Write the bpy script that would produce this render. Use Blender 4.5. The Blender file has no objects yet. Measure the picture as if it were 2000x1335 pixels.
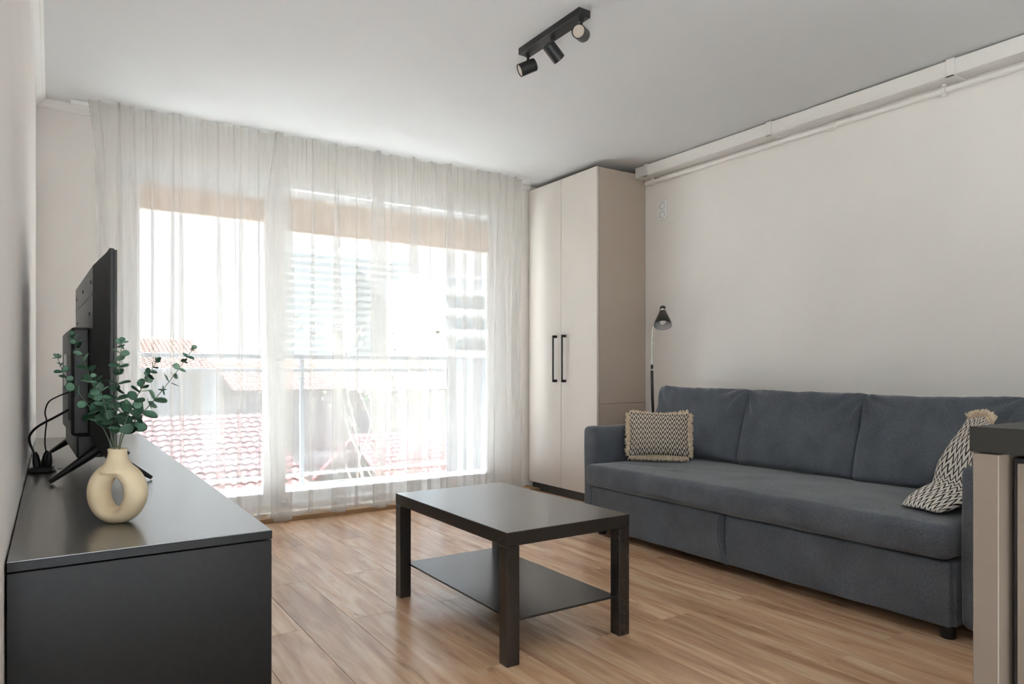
import bpy, bmesh, math, random
from mathutils import Vector, Matrix, noise
from math import pi, sin, cos, radians

random.seed(7)
SC = bpy.context.scene
COL = SC.collection

# ------------------------------------------------------------------ camera
FPX, HORIZON, EYE = 1360.0, 723.0, 0.99
YAW = math.atan(899 / 1360)
cam_d = bpy.data.cameras.new('camera')
cam = bpy.data.objects.new('camera', cam_d)
COL.objects.link(cam)
cam.location = (0, 0, EYE)
cam.rotation_euler = (pi / 2, 0, -YAW)
cam_d.sensor_fit = 'HORIZONTAL'
cam_d.sensor_width = 36
cam_d.lens = 36 * FPX / 2000
cam_d.shift_y = (HORIZON - 1335 / 2) / 2000
cam_d.clip_start = 0.03
cam_d.clip_end = 3000
SC.camera = cam

# ------------------------------------------------------------------ world, sun, exposure
SKY_STRENGTH = 0.50
SUN_STRENGTH = 56.0
EXPOSURE = 1.6
w = bpy.data.worlds.new('sky')
SC.world = w
w.use_nodes = True
nt = w.node_tree
nt.nodes.clear()
o_ = nt.nodes.new('ShaderNodeOutputWorld')
bg = nt.nodes.new('ShaderNodeBackground')
tc = nt.nodes.new('ShaderNodeTexCoord')
sp = nt.nodes.new('ShaderNodeSeparateXYZ')
rp = nt.nodes.new('ShaderNodeValToRGB')
rp.color_ramp.elements[0].position = 0.0
rp.color_ramp.elements[0].color = (0.95, 0.975, 1.0, 1)
rp.color_ramp.elements[1].position = 0.7
rp.color_ramp.elements[1].color = (0.66, 0.82, 1.0, 1)
nt.links.new(tc.outputs['Generated'], sp.inputs[0])
nt.links.new(sp.outputs['Z'], rp.inputs[0])
nt.links.new(rp.outputs[0], bg.inputs[0])
bg.inputs[1].default_value = SKY_STRENGTH
nt.links.new(bg.outputs[0], o_.inputs[0])

sun_d = bpy.data.lights.new('sun', 'SUN')
sun_d.energy = SUN_STRENGTH
sun_d.angle = radians(2)
sun_d.color = (0.93, 0.97, 1.0)
sun = bpy.data.objects.new('sun', sun_d)
COL.objects.link(sun)
sun.rotation_euler = Vector((0.62, 0.05, -0.78)).to_track_quat('-Z', 'Y').to_euler()

for pn_, loc_, rot_, sx_, sy_ in (('window_portal', (1.73, 5.02, 1.17), (-pi / 2, 0, 0), 2.8, 2.28),
                                  ('window_added_portal', (-.90, -1.35, 1.27), (pi / 2, 0, -pi / 2), 2.1, 2.34)):  # second portal serves the unseen window added as fill
    por_d = bpy.data.lights.new(pn_, 'AREA')
    por_d.shape = 'RECTANGLE'
    por_d.size, por_d.size_y = sx_, sy_
    por_d.cycles.is_portal = True
    por = bpy.data.objects.new(pn_, por_d)
    COL.objects.link(por)
    por.location = loc_
    por.rotation_euler = rot_

vs = SC.view_settings
SC.display_settings.display_device = 'sRGB'
vs.view_transform = 'Standard'
vs.look = 'None'
vs.exposure = EXPOSURE
vs.gamma = 1
vs.use_curve_mapping = False
SC.cycles.transparent_max_bounces = 24
SC.cycles.max_bounces = 10
SC.cycles.diffuse_bounces = 8
SC.cycles.transmission_bounces = 12
SC.cycles.sample_clamp_indirect = 10.0

# ------------------------------------------------------------------ materials
MATS = {}


def srgb(r, g, b):
    def f(x):
        x /= 255
        return x / 12.92 if x <= .04045 else ((x + .055) / 1.055) ** 2.4
    return (f(r), f(g), f(b), 1)


def _base(name):
    m = bpy.data.materials.new(name)
    m.use_nodes = True
    MATS[name] = m
    n = m.node_tree.nodes
    return m, m.node_tree, n['Principled BSDF']


def coords(nt, scale=(1, 1, 1), kind='Object'):
    t = nt.nodes.new('ShaderNodeTexCoord')
    mp = nt.nodes.new('ShaderNodeMapping')
    mp.inputs['Scale'].default_value = scale
    nt.links.new(t.outputs[kind], mp.inputs[0])
    return mp.outputs[0]


def noise_tex(nt, vec, scale, detail=3, dist=0.0, rough=.5):
    n = nt.nodes.new('ShaderNodeTexNoise')
    n.inputs['Scale'].default_value = scale
    n.inputs['Detail'].default_value = detail
    n.inputs['Roughness'].default_value = rough
    n.inputs['Distortion'].default_value = dist
    nt.links.new(vec, n.inputs['Vector'])
    return n


def ramp(nt, fac, stops):
    r = nt.nodes.new('ShaderNodeValToRGB')
    e = r.color_ramp.elements
    while len(e) < len(stops):
        e.new(.5)
    for k, (p, c) in enumerate(stops):
        e[k].position = p
        e[k].color = c if len(c) == 4 else (*c, 1)
    nt.links.new(fac, r.inputs[0])
    return r.outputs[0]


def add_bump(nt, bs, h, strength, dist=.002):
    b = nt.nodes.new('ShaderNodeBump')
    b.inputs['Strength'].default_value = strength
    b.inputs['Distance'].default_value = dist
    nt.links.new(h, b.inputs['Height'])
    nt.links.new(b.outputs[0], bs.inputs['Normal'])


def plain(name, col, rough=.5, metal=0, spec=.5, var=0.06, nscale=6, bump=0, bscale=200, bdist=.001, coat=0):
    m, nt, bs = _base(name)
    bs.inputs['Roughness'].default_value = rough
    bs.inputs['Metallic'].default_value = metal
    bs.inputs['Specular IOR Level'].default_value = spec
    bs.inputs['Coat Weight'].default_value = coat
    v = coords(nt)
    n = noise_tex(nt, v, nscale, 3)
    c = col[:3]
    nt.links.new(ramp(nt, n.outputs['Fac'], [(.3, [x * (1 - var) for x in c]), (.7, [min(1, x * (1 + var)) for x in c])]),
                 bs.inputs['Base Color'])
    if bump:
        n2 = noise_tex(nt, v, bscale, 2)
        add_bump(nt, bs, n2.outputs['Fac'], bump, bdist)
    return m


def fabric(name, col, dark, scale=900, bump=.5):
    m, nt, bs = _base(name)
    bs.inputs['Roughness'].default_value = .95
    bs.inputs['Specular IOR Level'].default_value = .15
    bs.inputs['Sheen Weight'].default_value = .35
    bs.inputs['Sheen Roughness'].default_value = .4
    v = coords(nt)
    big = noise_tex(nt, v, 7, 4)
    wx = noise_tex(nt, coords(nt, (1, 1, .12)), scale, 2)
    wy = noise_tex(nt, coords(nt, (.12, .12, 1)), scale, 2)
    mx = nt.nodes.new('ShaderNodeMath')
    mx.operation = 'ADD'
    nt.links.new(wx.outputs['Fac'], mx.inputs[0])
    nt.links.new(wy.outputs['Fac'], mx.inputs[1])
    c1 = ramp(nt, mx.outputs[0], [(.35, dark), (.65, col)])
    # Math ADD goes to 0..2: rescale
    mm = nt.nodes.new('ShaderNodeMath')
    mm.operation = 'MULTIPLY'
    mm.inputs[1].default_value = .5
    nt.links.new(mx.outputs[0], mm.inputs[0])
    nt.links.new(mm.outputs[0], c1.node.inputs[0])
    c2 = ramp(nt, big.outputs['Fac'], [(.3, (.82, .82, .82)), (.7, (1.12, 1.12, 1.12))])
    mul = nt.nodes.new('ShaderNodeMix')
    mul.data_type = 'RGBA'
    mul.blend_type = 'MULTIPLY'
    mul.inputs[0].default_value = 1
    nt.links.new(c1, mul.inputs[6])
    nt.links.new(c2, mul.inputs[7])
    nt.links.new(mul.outputs[2], bs.inputs['Base Color'])
    add_bump(nt, bs, mm.outputs[0], bump, .0015)
    return m


plain('wall', srgb(233, 228, 224), .85, spec=.2, var=.015, nscale=2, bump=.15, bscale=260, bdist=.0006)
plain('ceiling', srgb(207, 206, 205), .9, spec=.2, var=.01, nscale=2)
plain('white_trim', srgb(232, 230, 227), .5, var=.01)
plain('pvc_white', srgb(238, 239, 240), .3, var=.01)
plain('trunking_white', srgb(228, 224, 220), .45, var=.01)
plain('black_metal', (.012, .012, .012, 1), .42, var=.1)
plain('black_plastic', (.012, .012, .0125, 1), .35, var=.1)
plain('gloss_plastic', (.02, .02, .021, 1), .22, var=.05)
plain('tv_back', (.02, .02, .021, 1), .38, var=.08, bump=.15, bscale=500, bdist=.0004)
plain('steel', (.62, .62, .62, 1), .18, metal=1, var=.02)
plain('vase_clay', srgb(216, 196, 164), .62, spec=.35, var=.03, nscale=30, bump=.12, bscale=350, bdist=.0006)
plain('wardrobe_panel', srgb(212, 204, 197), .42, var=.015, nscale=3)
plain('wardrobe_side_shade', srgb(184, 169, 156), .45, var=.015, nscale=3)  # door beige darkened: shade of the side turned from the window, as colour
plain('plinth_dark', (.035, .034, .033, 1), .5)
plain('counter_panel', srgb(112, 98, 86), .5, var=.03, nscale=5)
plain('stem', srgb(92, 104, 84), .6, var=.15, nscale=40)
plain('lining', srgb(176, 176, 176), .4, var=.02)
plain('socket_grey', srgb(168, 166, 164), .5, var=.02)
plain('bulb', srgb(235, 232, 225), .25, var=.01)
plain('lens', srgb(190, 176, 162), .35, var=.05)
plain('tan_board', srgb(150, 118, 84), .6)
plain('fringe', srgb(222, 204, 180), .95, spec=.1, var=.15, nscale=50)
plain('concrete', srgb(170, 168, 165), .85, var=.08)
plain('balcony_tile', srgb(210, 210, 210), .8, var=.05)
plain('kitchen_bounce', srgb(146, 147, 150), .7, var=.05)  # unseen floor, tone chosen to bounce sun into the room
plain('rail_metal', srgb(52, 56, 60), .5, var=.03)
plain('grey_panel', srgb(74, 78, 84), .6, var=.03)
plain('house_beige', srgb(132, 119, 100), .9, var=.05, nscale=1)
plain('house_grey', srgb(128, 126, 126), .9, var=.05, nscale=1)
plain('house_yellow', srgb(150, 140, 114), .9, var=.05, nscale=1)
plain('house_white', srgb(152, 154, 157), .85, var=.02, nscale=.2)
plain('band_grey', srgb(106, 113, 120), .7, var=.04, nscale=.2)
plain('dark_glass', srgb(92, 98, 106), .25, var=.05)
plain('bark', srgb(84, 70, 58), .95, var=.2, nscale=8)
plain('foliage', srgb(76, 92, 54), .8, var=.25, nscale=3)
plain('ground', srgb(84, 86, 78), .95, var=.2, nscale=.2)
plain('roof_red', srgb(86, 30, 30), .85, var=.14, nscale=3)
plain('roof_orange', srgb(92, 60, 47), .85, var=.12, nscale=2)


def wood_mat():
    m, nt, bs = _base('oak')
    L = nt.links.new
    oi = nt.nodes.new('ShaderNodeObjectInfo')
    tcn = nt.nodes.new('ShaderNodeTexCoord')
    off = nt.nodes.new('ShaderNodeVectorMath')
    off.operation = 'MULTIPLY_ADD'
    cmb = nt.nodes.new('ShaderNodeCombineXYZ')
    for k in range(3):
        L(oi.outputs['Random'], cmb.inputs[k])
    off.inputs[1].default_value = (37, 53, 11)
    L(cmb.outputs[0], off.inputs[0])
    L(tcn.outputs['Object'], off.inputs[2])

    def mapped(sx, sy):
        mp = nt.nodes.new('ShaderNodeMapping')
        mp.inputs['Scale'].default_value = (sx, sy, 1)
        L(off.outputs[0], mp.inputs[0])
        return mp.outputs[0]
    fine = noise_tex(nt, mapped(34, 2.0), 1.4, 5, .6, .58)
    broad = noise_tex(nt, mapped(11, 1.3), 1.0, 4, 1.2, .55)
    streak = noise_tex(nt, mapped(17, 2.4), .9, 5, 1.4, .6)
    c = ramp(nt, broad.outputs['Fac'], [(.26, srgb(178, 134, 100)), (.5, srgb(218, 178, 142)), (.74, srgb(238, 206, 172))])
    f = ramp(nt, fine.outputs['Fac'], [(.3, (.80, .78, .76)), (.55, (1, 1, 1)), (.75, (1.05, 1.05, 1.05))])
    s_ = ramp(nt, streak.outputs['Fac'], [(.25, (.46, .40, .35)), (.33, (.80, .77, .74)), (.40, (1, 1, 1))])
    t_ = ramp(nt, oi.outputs['Random'], [(0, (.88, .87, .86)), (1, (1.08, 1.08, 1.08))])

    def mul(a, b):
        x = nt.nodes.new('ShaderNodeMix')
        x.data_type = 'RGBA'
        x.blend_type = 'MULTIPLY'
        x.inputs[0].default_value = 1
        L(a, x.inputs[6])
        L(b, x.inputs[7])
        return x.outputs[2]
    L(mul(mul(mul(c, f), s_), t_), bs.inputs['Base Color'])
    L(ramp(nt, fine.outputs['Fac'], [(.2, (.28, .28, .28)), (.8, (.17, .17, .17))]), bs.inputs['Roughness'])
    bs.inputs['Specular IOR Level'].default_value = .55
    add_bump(nt, bs, fine.outputs['Fac'], .12, .0006)
    return m


wood_mat()


def veneer(name, col, rough, spec=.5, coat=0):
    m, nt, bs = _base(name)
    bs.inputs['Coat Weight'].default_value = coat
    bs.inputs['Coat Roughness'].default_value = .3
    v = coords(nt, (60, 3, 60))
    n = noise_tex(nt, v, 1.5, 4, .4)
    c = col
    nt.links.new(ramp(nt, n.outputs['Fac'], [(.3, [x * .9 for x in c]), (.7, [x * 1.1 for x in c])]), bs.inputs['Base Color'])
    bs.inputs['Roughness'].default_value = rough
    bs.inputs['Specular IOR Level'].default_value = spec
    return m


veneer('bench_black', (.014, .013, .0125), .30, .12)
veneer('bench_top', (.022, .021, .0205), .27, .8, .8)
veneer('table_surface', (.030, .027, .025), .27, .8, .6)
veneer('table_black', (.026, .022, .0195), .25, .6)
veneer('worktop', (.016, .0145, .012), .5, .3)
fabric('sofa_fabric', (.16, .174, .20), (.062, .069, .082))


def sheer(name, alpha, col, transl=.5):
    m = bpy.data.materials.new(name)
    m.use_nodes = True
    MATS[name] = m
    nt = m.node_tree
    nt.nodes.clear()
    out = nt.nodes.new('ShaderNodeOutputMaterial')
    tr = nt.nodes.new('ShaderNodeBsdfTransparent')
    df = nt.nodes.new('ShaderNodeBsdfDiffuse')
    tl = nt.nodes.new('ShaderNodeBsdfTranslucent')
    df.inputs[0].default_value = col
    tl.inputs[0].default_value = col
    m1 = nt.nodes.new('ShaderNodeMixShader')
    m1.inputs[0].default_value = transl
    m2 = nt.nodes.new('ShaderNodeMixShader')
    # thread density varies a little along the weave
    n = noise_tex(nt, coords(nt, (1, 1, .04)), 160, 2)
    mr = nt.nodes.new('ShaderNodeMapRange')
    mr.inputs['From Min'].default_value = .25
    mr.inputs['From Max'].default_value = .75
    mr.inputs['To Min'].default_value = alpha - .02
    mr.inputs['To Max'].default_value = alpha + .02
    nt.links.new(n.outputs['Fac'], mr.inputs[0])
    nt.links.new(mr.outputs[0], m2.inputs[0])
    nt.links.new(df.outputs[0], m1.inputs[1])
    nt.links.new(tl.outputs[0], m1.inputs[2])
    nt.links.new(tr.outputs[0], m2.inputs[1])
    nt.links.new(m1.outputs[0], m2.inputs[2])
    nt.links.new(m2.outputs[0], out.inputs[0])
    return m


sheer('sheer_white', .42, (.74, .72, .695, 1), .33)
sheer('blind_fabric', .93, srgb(192, 180, 166), .5)


def glass_mat(name, tint, gloss=.06):
    m = bpy.data.materials.new(name)
    m.use_nodes = True
    MATS[name] = m
    nt = m.node_tree
    nt.nodes.clear()
    out = nt.nodes.new('ShaderNodeOutputMaterial')
    tr = nt.nodes.new('ShaderNodeBsdfTransparent')
    tr.inputs[0].default_value = tint
    gl = nt.nodes.new('ShaderNodeBsdfGlossy')
    gl.inputs['Roughness'].default_value = .02
    mx = nt.nodes.new('ShaderNodeMixShader')
    mx.inputs[0].default_value = gloss
    nt.links.new(tr.outputs[0], mx.inputs[1])
    nt.links.new(gl.outputs[0], mx.inputs[2])
    nt.links.new(mx.outputs[0], out.inputs[0])


glass_mat('window_glass', (.97, .985, .98, 1), .04)
glass_mat('rail_glass', (.80, .86, .92, 1), .08)


def leaf_mat():
    m, nt, bs = _base('leaf')
    oi = nt.nodes.new('ShaderNodeObjectInfo')
    n = noise_tex(nt, coords(nt), 60, 3)
    c = ramp(nt, oi.outputs['Random'], [(0, srgb(66, 108, 84)), (.55, srgb(98, 138, 114)), (1, srgb(132, 164, 142))])
    c2 = ramp(nt, n.outputs['Fac'], [(.3, (.85, .85, .85)), (.7, (1.1, 1.1, 1.1))])
    x = nt.nodes.new('ShaderNodeMix')
    x.data_type = 'RGBA'
    x.blend_type = 'MULTIPLY'
    x.inputs[0].default_value = 1
    nt.links.new(c, x.inputs[6])
    nt.links.new(c2, x.inputs[7])
    nt.links.new(x.outputs[2], bs.inputs['Base Color'])
    bs.inputs['Roughness'].default_value = .6
    bs.inputs['Subsurface Weight'].default_value = 0
    return m


leaf_mat()


def zigzag(name, nu, nv, amp, light, dark, duty=.5):
    """woven zigzag: UV based, nu teeth across, nv stripes up"""
    m, nt, bs = _base(name)
    L = nt.links.new
    uv = nt.nodes.new('ShaderNodeUVMap')
    s = nt.nodes.new('ShaderNodeSeparateXYZ')
    L(uv.outputs[0], s.inputs[0])

    def math_(op, a, b=None):
        n = nt.nodes.new('ShaderNodeMath')
        n.operation = op
        for k, x in enumerate((a, b)):
            if x is None:
                continue
            if isinstance(x, (int, float)):
                n.inputs[k].default_value = x
            else:
                L(x, n.inputs[k])
        return n.outputs[0]
    tri = math_('PINGPONG', math_('MULTIPLY', s.outputs['X'], nu * 2), 1.0)
    t = math_('ADD', math_('MULTIPLY', s.outputs['Y'], nv), math_('MULTIPLY', tri, amp))
    wob = noise_tex(nt, coords(nt), 30, 2)
    t = math_('ADD', t, math_('MULTIPLY', wob.outputs['Fac'], .12))
    fr = math_('FRACT', t)
    col = ramp(nt, fr, [(0, dark), (duty - .06, dark), (duty + .04, light), (.95, light), (1, dark)])
    fine = noise_tex(nt, coords(nt), 420, 2)
    c2 = ramp(nt, fine.outputs['Fac'], [(.3, (.8, .8, .8)), (.7, (1.1, 1.1, 1.1))])
    x = nt.nodes.new('ShaderNodeMix')
    x.data_type = 'RGBA'
    x.blend_type = 'MULTIPLY'
    x.inputs[0].default_value = 1
    L(col, x.inputs[6])
    L(c2, x.inputs[7])
    L(x.outputs[2], bs.inputs['Base Color'])
    bs.inputs['Roughness'].default_value = .95
    bs.inputs['Specular IOR Level'].default_value = .1
    add_bump(nt, bs, fr, .5, .003)
    return m


zigzag('zigzag_brown', 13, 8.5, 1.15, srgb(228, 216, 200), srgb(74, 64, 56), .46)
zigzag('zigzag_black', 9, 13, .9, srgb(236, 229, 218), srgb(34, 32, 31), .34)

# ------------------------------------------------------------------ builders
WLOC = {}


def bm_new():
    return bmesh.new()


def link(name, me, mat, parent=None, origin=None):
    """me holds world coordinates; moved into the parent's (or its own) frame"""
    o = bpy.data.objects.new(name, me)
    COL.objects.link(o)
    if mat:
        me.materials.append(MATS[mat])
    if parent is not None:
        org = WLOC[parent.name]
        o.parent = parent
        me.transform(Matrix.Translation(-org))
        WLOC[o.name] = org
    else:
        if origin is None:
            cs = [v.co for v in me.vertices]
            lo = [min(c[k] for c in cs) for k in range(3)]
            hi = [max(c[k] for c in cs) for k in range(3)]
            origin = ((lo[0] + hi[0]) / 2, (lo[1] + hi[1]) / 2, lo[2])
        org = Vector(origin)
        me.transform(Matrix.Translation(-org))
        o.location = org
        WLOC[o.name] = org
    return o


def obj(name, bm, mat, parent=None, smooth=False, origin=None, autosmooth=None):
    me = bpy.data.meshes.new(name)
    bmesh.ops.recalc_face_normals(bm, faces=bm.faces[:])
    bm.to_mesh(me)
    bm.free()
    if smooth:
        for p in me.polygons:
            p.use_smooth = True
        if autosmooth:
            me.set_sharp_from_angle(angle=radians(autosmooth))
    return link(name, me, mat, parent, origin)


def empty(name, loc):
    o = bpy.data.objects.new(name, None)
    COL.objects.link(o)
    o.location = loc
    o.empty_display_size = .1
    WLOC[o.name] = Vector(loc)
    return o


def tag(o, label=None, cat=None, group=None, kind=None):
    if label:
        o['label'] = label
    if cat:
        o['category'] = cat
    if group:
        o['group'] = group
    if kind:
        o['kind'] = kind
    return o


def box(bm, x0, x1, y0, y1, z0, z1, bev=0.0, seg=2, mat=None):
    tmp = bmesh.new()
    bmesh.ops.create_cube(tmp, size=1)
    for v in tmp.verts:
        v.co = Vector((x0 + (v.co.x + .5) * (x1 - x0), y0 + (v.co.y + .5) * (y1 - y0), z0 + (v.co.z + .5) * (z1 - z0)))
    if bev:
        bmesh.ops.bevel(tmp, geom=tmp.edges[:], offset=bev, segments=seg, profile=.5, affect='EDGES')
    if mat is not None:
        bmesh.ops.transform(tmp, matrix=mat, verts=tmp.verts[:])
    merge(bm, tmp)
    return bm


def merge(bm, tmp):
    me = bpy.data.meshes.new('tmp')
    tmp.to_mesh(me)
    tmp.free()
    bm.from_mesh(me)
    bpy.data.meshes.remove(me)


def mbox(name, x0, x1, y0, y1, z0, z1, mat, parent=None, bev=0.0, seg=2, smooth=False):
    bm = bm_new()
    box(bm, x0, x1, y0, y1, z0, z1, bev, seg)
    return obj(name, bm, mat, parent, smooth=smooth, autosmooth=40 if smooth else None)


def frame_of(d):
    d = Vector(d).normalized()
    a = Vector((0, 0, 1)) if abs(d.z) < .95 else Vector((1, 0, 0))
    u = d.cross(a).normalized()
    v = d.cross(u).normalized()
    return u, v


def tube(bm, pts, radii, n=10, caps=True):
    pts = [Vector(p) for p in pts]
    if not hasattr(radii, '__len__'):
        radii = [radii] * len(pts)
    rings = []
    u = None
    for i, p in enumerate(pts):
        d = (pts[min(i + 1, len(pts) - 1)] - pts[max(i - 1, 0)]).normalized()
        if u is None:
            u, v = frame_of(d)
        else:
            u = (u - d * u.dot(d)).normalized()
            v = d.cross(u).normalized()
        rings.append([bm.verts.new(p + (u * cos(2 * pi * k / n) + v * sin(2 * pi * k / n)) * radii[i]) for k in range(n)])
    for a, b in zip(rings, rings[1:]):
        for k in range(n):
            bm.faces.new((a[k], a[(k + 1) % n], b[(k + 1) % n], b[k]))
    if caps:
        bm.faces.new(rings[0][::-1])
        bm.faces.new(rings[-1])
    return bm


def lathe(bm, c, axis, prof, n=24):
    """prof: list of (r, t) along axis from point c"""
    c = Vector(c)
    d = Vector(axis).normalized()
    u, v = frame_of(d)
    rings = []
    for r, t in prof:
        if r < 1e-6:
            rings.append([bm.verts.new(c + d * t)])
        else:
            rings.append([bm.verts.new(c + d * t + (u * cos(2 * pi * k / n) + v * sin(2 * pi * k / n)) * r) for k in range(n)])
    for a, b in zip(rings, rings[1:]):
        for k in range(n):
            k2 = (k + 1) % n
            if len(a) == 1 and len(b) == 1:
                continue
            if len(a) == 1:
                bm.faces.new((a[0], b[k2], b[k]))
            elif len(b) == 1:
                bm.faces.new((a[k], a[k2], b[0]))
            else:
                bm.faces.new((a[k], a[k2], b[k2], b[k]))
    return bm


def smooth_path(pts, n=6):
    pts = [Vector(p) for p in pts]
    out = []
    for i in range(len(pts) - 1):
        p0, p1, p2, p3 = pts[max(i - 1, 0)], pts[i], pts[i + 1], pts[min(i + 2, len(pts) - 1)]
        for k in range(n):
            t = k / n
            out.append(.5 * ((2 * p1) + (p2 - p0) * t + (2 * p0 - 5 * p1 + 4 * p2 - p3) * t * t + (3 * p1 - p0 - 3 * p2 + p3) * t ** 3))
    out.append(pts[-1])
    return out


def prism(bm, prof, origin, ax, ay, along, length):
    """extrude 2D profile (list of (a,b)) in axes ax, ay along 'along'"""
    o, ax, ay, al = Vector(origin), Vector(ax), Vector(ay), Vector(along)
    A = [bm.verts.new(o + ax * a + ay * b) for a, b in prof]
    B = [bm.verts.new(o + ax * a + ay * b + al * length) for a, b in prof]
    n = len(prof)
    for k in range(n):
        bm.faces.new((A[k], A[(k + 1) % n], B[(k + 1) % n], B[k]))
    bm.faces.new(A[::-1])
    bm.faces.new(B)
    return bm


# ================================================================== ROOM
XL, XR, YB, ZC = -0.075, 3.82, 4.80, 2.535
JOG = 1.42            # left wall ends here, room widens behind the camera
YF, XL2 = -2.6, -.75
# floor: base, individual planks as children
bm = bm_new()
box(bm, XL - .3, XR + .3, .25, YB + .1, -.2, -.012)
floor = obj('floor', bm, 'oak', origin=(1.8, 2, 0))
tag(floor, 'brown oak laminate floor laid in long planks', kind='structure')
bm = bm_new()
box(bm, XL2 - .3, XR + .3, YF - .3, .25, -.2, 0)
box(bm, XL2 - .3, XL - .3, .25, JOG + .1, -.2, 0)
tag(obj('floor_kitchen', bm, 'kitchen_bounce'), 'unseen kitchen floor behind the viewpoint, grey chosen to bounce sunlight', kind='structure')
PW, PL = .195, 1.285
pm = {}


def plank(x0, y0, y1):
    ln = round(y1 - y0, 3)
    key = (ln,)
    if key not in pm:
        b = bm_new()
        box(b, -PW / 2 + .0004, PW / 2 - .0004, -ln / 2 + .0004, ln / 2 - .0004, -.012, 0, .0012, 1)
        me = bpy.data.meshes.new('plank')
        b.to_mesh(me)
        b.free()
        me.materials.append(MATS['oak'])
        pm[key] = me
    o = bpy.data.objects.new('plank', pm[key])
    COL.objects.link(o)
    o.parent = floor
    o.location = Vector((x0 + PW / 2, (y0 + y1) / 2, 0)) - floor.location
    return o


for i in range(-4, 17):
    x0 = .607 + PW * i
    y = (1.378 if i % 2 == 0 else 1.98) - 2 * PL
    while y < 4.62:
        a, b = max(y, .25), min(y + PL, 4.62)
        if b - a > .01:
            plank(x0, a, b)
        y += PL

# darker brown strip under the balcony door, imitating floor in shade
t = mbox('trim_3', XL, 3.33, 4.62, YB, -.01, .03, 'tan_board', bev=.004)
tag(t, 'brown strip standing in for shaded floor below the balcony door', kind='structure')

c = mbox('ceiling', XL2 - .3, XR + .3, YF - .3, YB + .3, ZC, ZC + .2, 'ceiling')
tag(c, 'flat white painted ceiling', kind='structure')

bm = bm_new()
box(bm, XL - .25, XL, JOG, YB + .3, 0, ZC)
box(bm, XL2 - .2, XL - .25, JOG, JOG + .2, 0, ZC)
box(bm, XL2 - .2, XL2, YF - .2, -2.4, 0, ZC)
box(bm, XL2 - .2, XL2, -.3, JOG, 0, ZC)
box(bm, XL2 - .2, XL2, -2.4, -.3, 0, .1)
box(bm, XL2 - .2, XL2, -2.4, -.3, 2.45, ZC)
tag(obj('wall_left', bm, 'wall'), 'pale grey wall beside the tv bench', kind='structure')
tag(mbox('wall_right', XR, XR + .25, YF - .2, YB + .3, 0, ZC, 'wall'), 'pale grey wall behind the sofa', kind='structure')
tag(mbox('wall_front', XL2, XR, YF - .2, YF, 0, ZC, 'wall'), 'pale grey wall on the kitchen side', kind='structure')
WX0, WX1, WZ1 = .34, 3.13, 2.30
bm = bm_new()
box(bm, XL, WX0, YB, YB + .3, 0, ZC)
box(bm, WX1, XR, YB, YB + .3, 0, ZC)
box(bm, WX0, WX1, YB, YB + .3, WZ1, ZC)
tag(obj('wall_back', bm, 'wall'), 'pale grey wall around the balcony door', kind='structure')

# cornices
cor = [(0, 0), (.046, 0), (.046, -.008), (.036, -.012), (.030, -.024), (.020, -.030), (.010, -.036), (.010, -.046), (0, -.046)]
bm = bm_new()
prism(bm, cor, (XL, JOG, ZC), (1, 0, 0), (0, 0, 1), (0, 1, 0), YB - JOG)
tag(obj('trim_1', bm, 'white_trim'), 'narrow white stepped cornice along the left wall', kind='structure')
bm = bm_new()
prism(bm, cor, (XL, YB, ZC), (0, -1, 0), (0, 0, 1), (1, 0, 0), 3.34 - XL)
tag(obj('trim_2', bm, 'white_trim'), 'narrow white stepped cornice above the curtain', kind='structure')
tag(mbox('baseboard_right', XR - .014, XR, YF, 3.9, 0, .07, 'tan_board', bev=.003), 'thin wooden baseboard behind the sofa', kind='structure')

# ---------------------------------------------------------------- balcony door / window
win = empty('window_1', ((WX0 + WX1) / 2, 4.87, 0))
tag(win, 'wide white framed sliding balcony door behind the curtain', kind='structure')
FY0, FY1 = 4.83, 4.90
bm = bm_new()
box(bm, WX0, WX0 + .055, FY0, FY1, .03, WZ1, .004, 1)
box(bm, WX1 - .055, WX1, FY0, FY1, .03, WZ1, .004, 1)
box(bm, WX0 + .055, WX1 - .055, FY0, FY1, WZ1 - .065, WZ1, .004, 1)
box(bm, WX0 + .055, WX1 - .055, FY0, FY1, .03, .085, .004, 1)
obj('window_frame', bm, 'pvc_white', win)


def sash(x0, x1, z0, z1, y0, y1, gx0, gx1, gz0, gz1):
    bm = bm_new()
    box(bm, x0, gx0, y0, y1, z0, z1, .004, 1)
    box(bm, gx1, x1, y0, y1, z0, z1, .004, 1)
    box(bm, gx0, gx1, y0, y1, gz1, z1, .004, 1)
    box(bm, gx0, gx1, y0, y1, z0, gz0, .004, 1)
    s_ = obj('sash', bm, 'pvc_white', win)
    ym = (y0 + y1) / 2
    mbox('pane', gx0 - .005, gx1 + .005, ym - .003, ym + .003, gz0 - .005, gz1 + .005, 'window_glass', s_)
    return s_


sash(.39, 1.265, .08, 2.24, 4.842, 4.868, .455, 1.19, .155, 2.15)
s2 = sash(1.265, 3.08, .08, 2.24, 4.858, 4.89, 1.345, 2.97, .15, 2.19)
bm = bm_new()
box(bm, 1.29, 1.315, 4.835, 4.858, .98, 1.12, .004, 2)
box(bm, 1.295, 1.31, 4.805, 4.825, .93, 1.06, .004, 2)
box(bm, 1.297, 1.308, 4.81, 4.84, 1.04, 1.06)
obj('handle', bm, 'pvc_white', s2)

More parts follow.
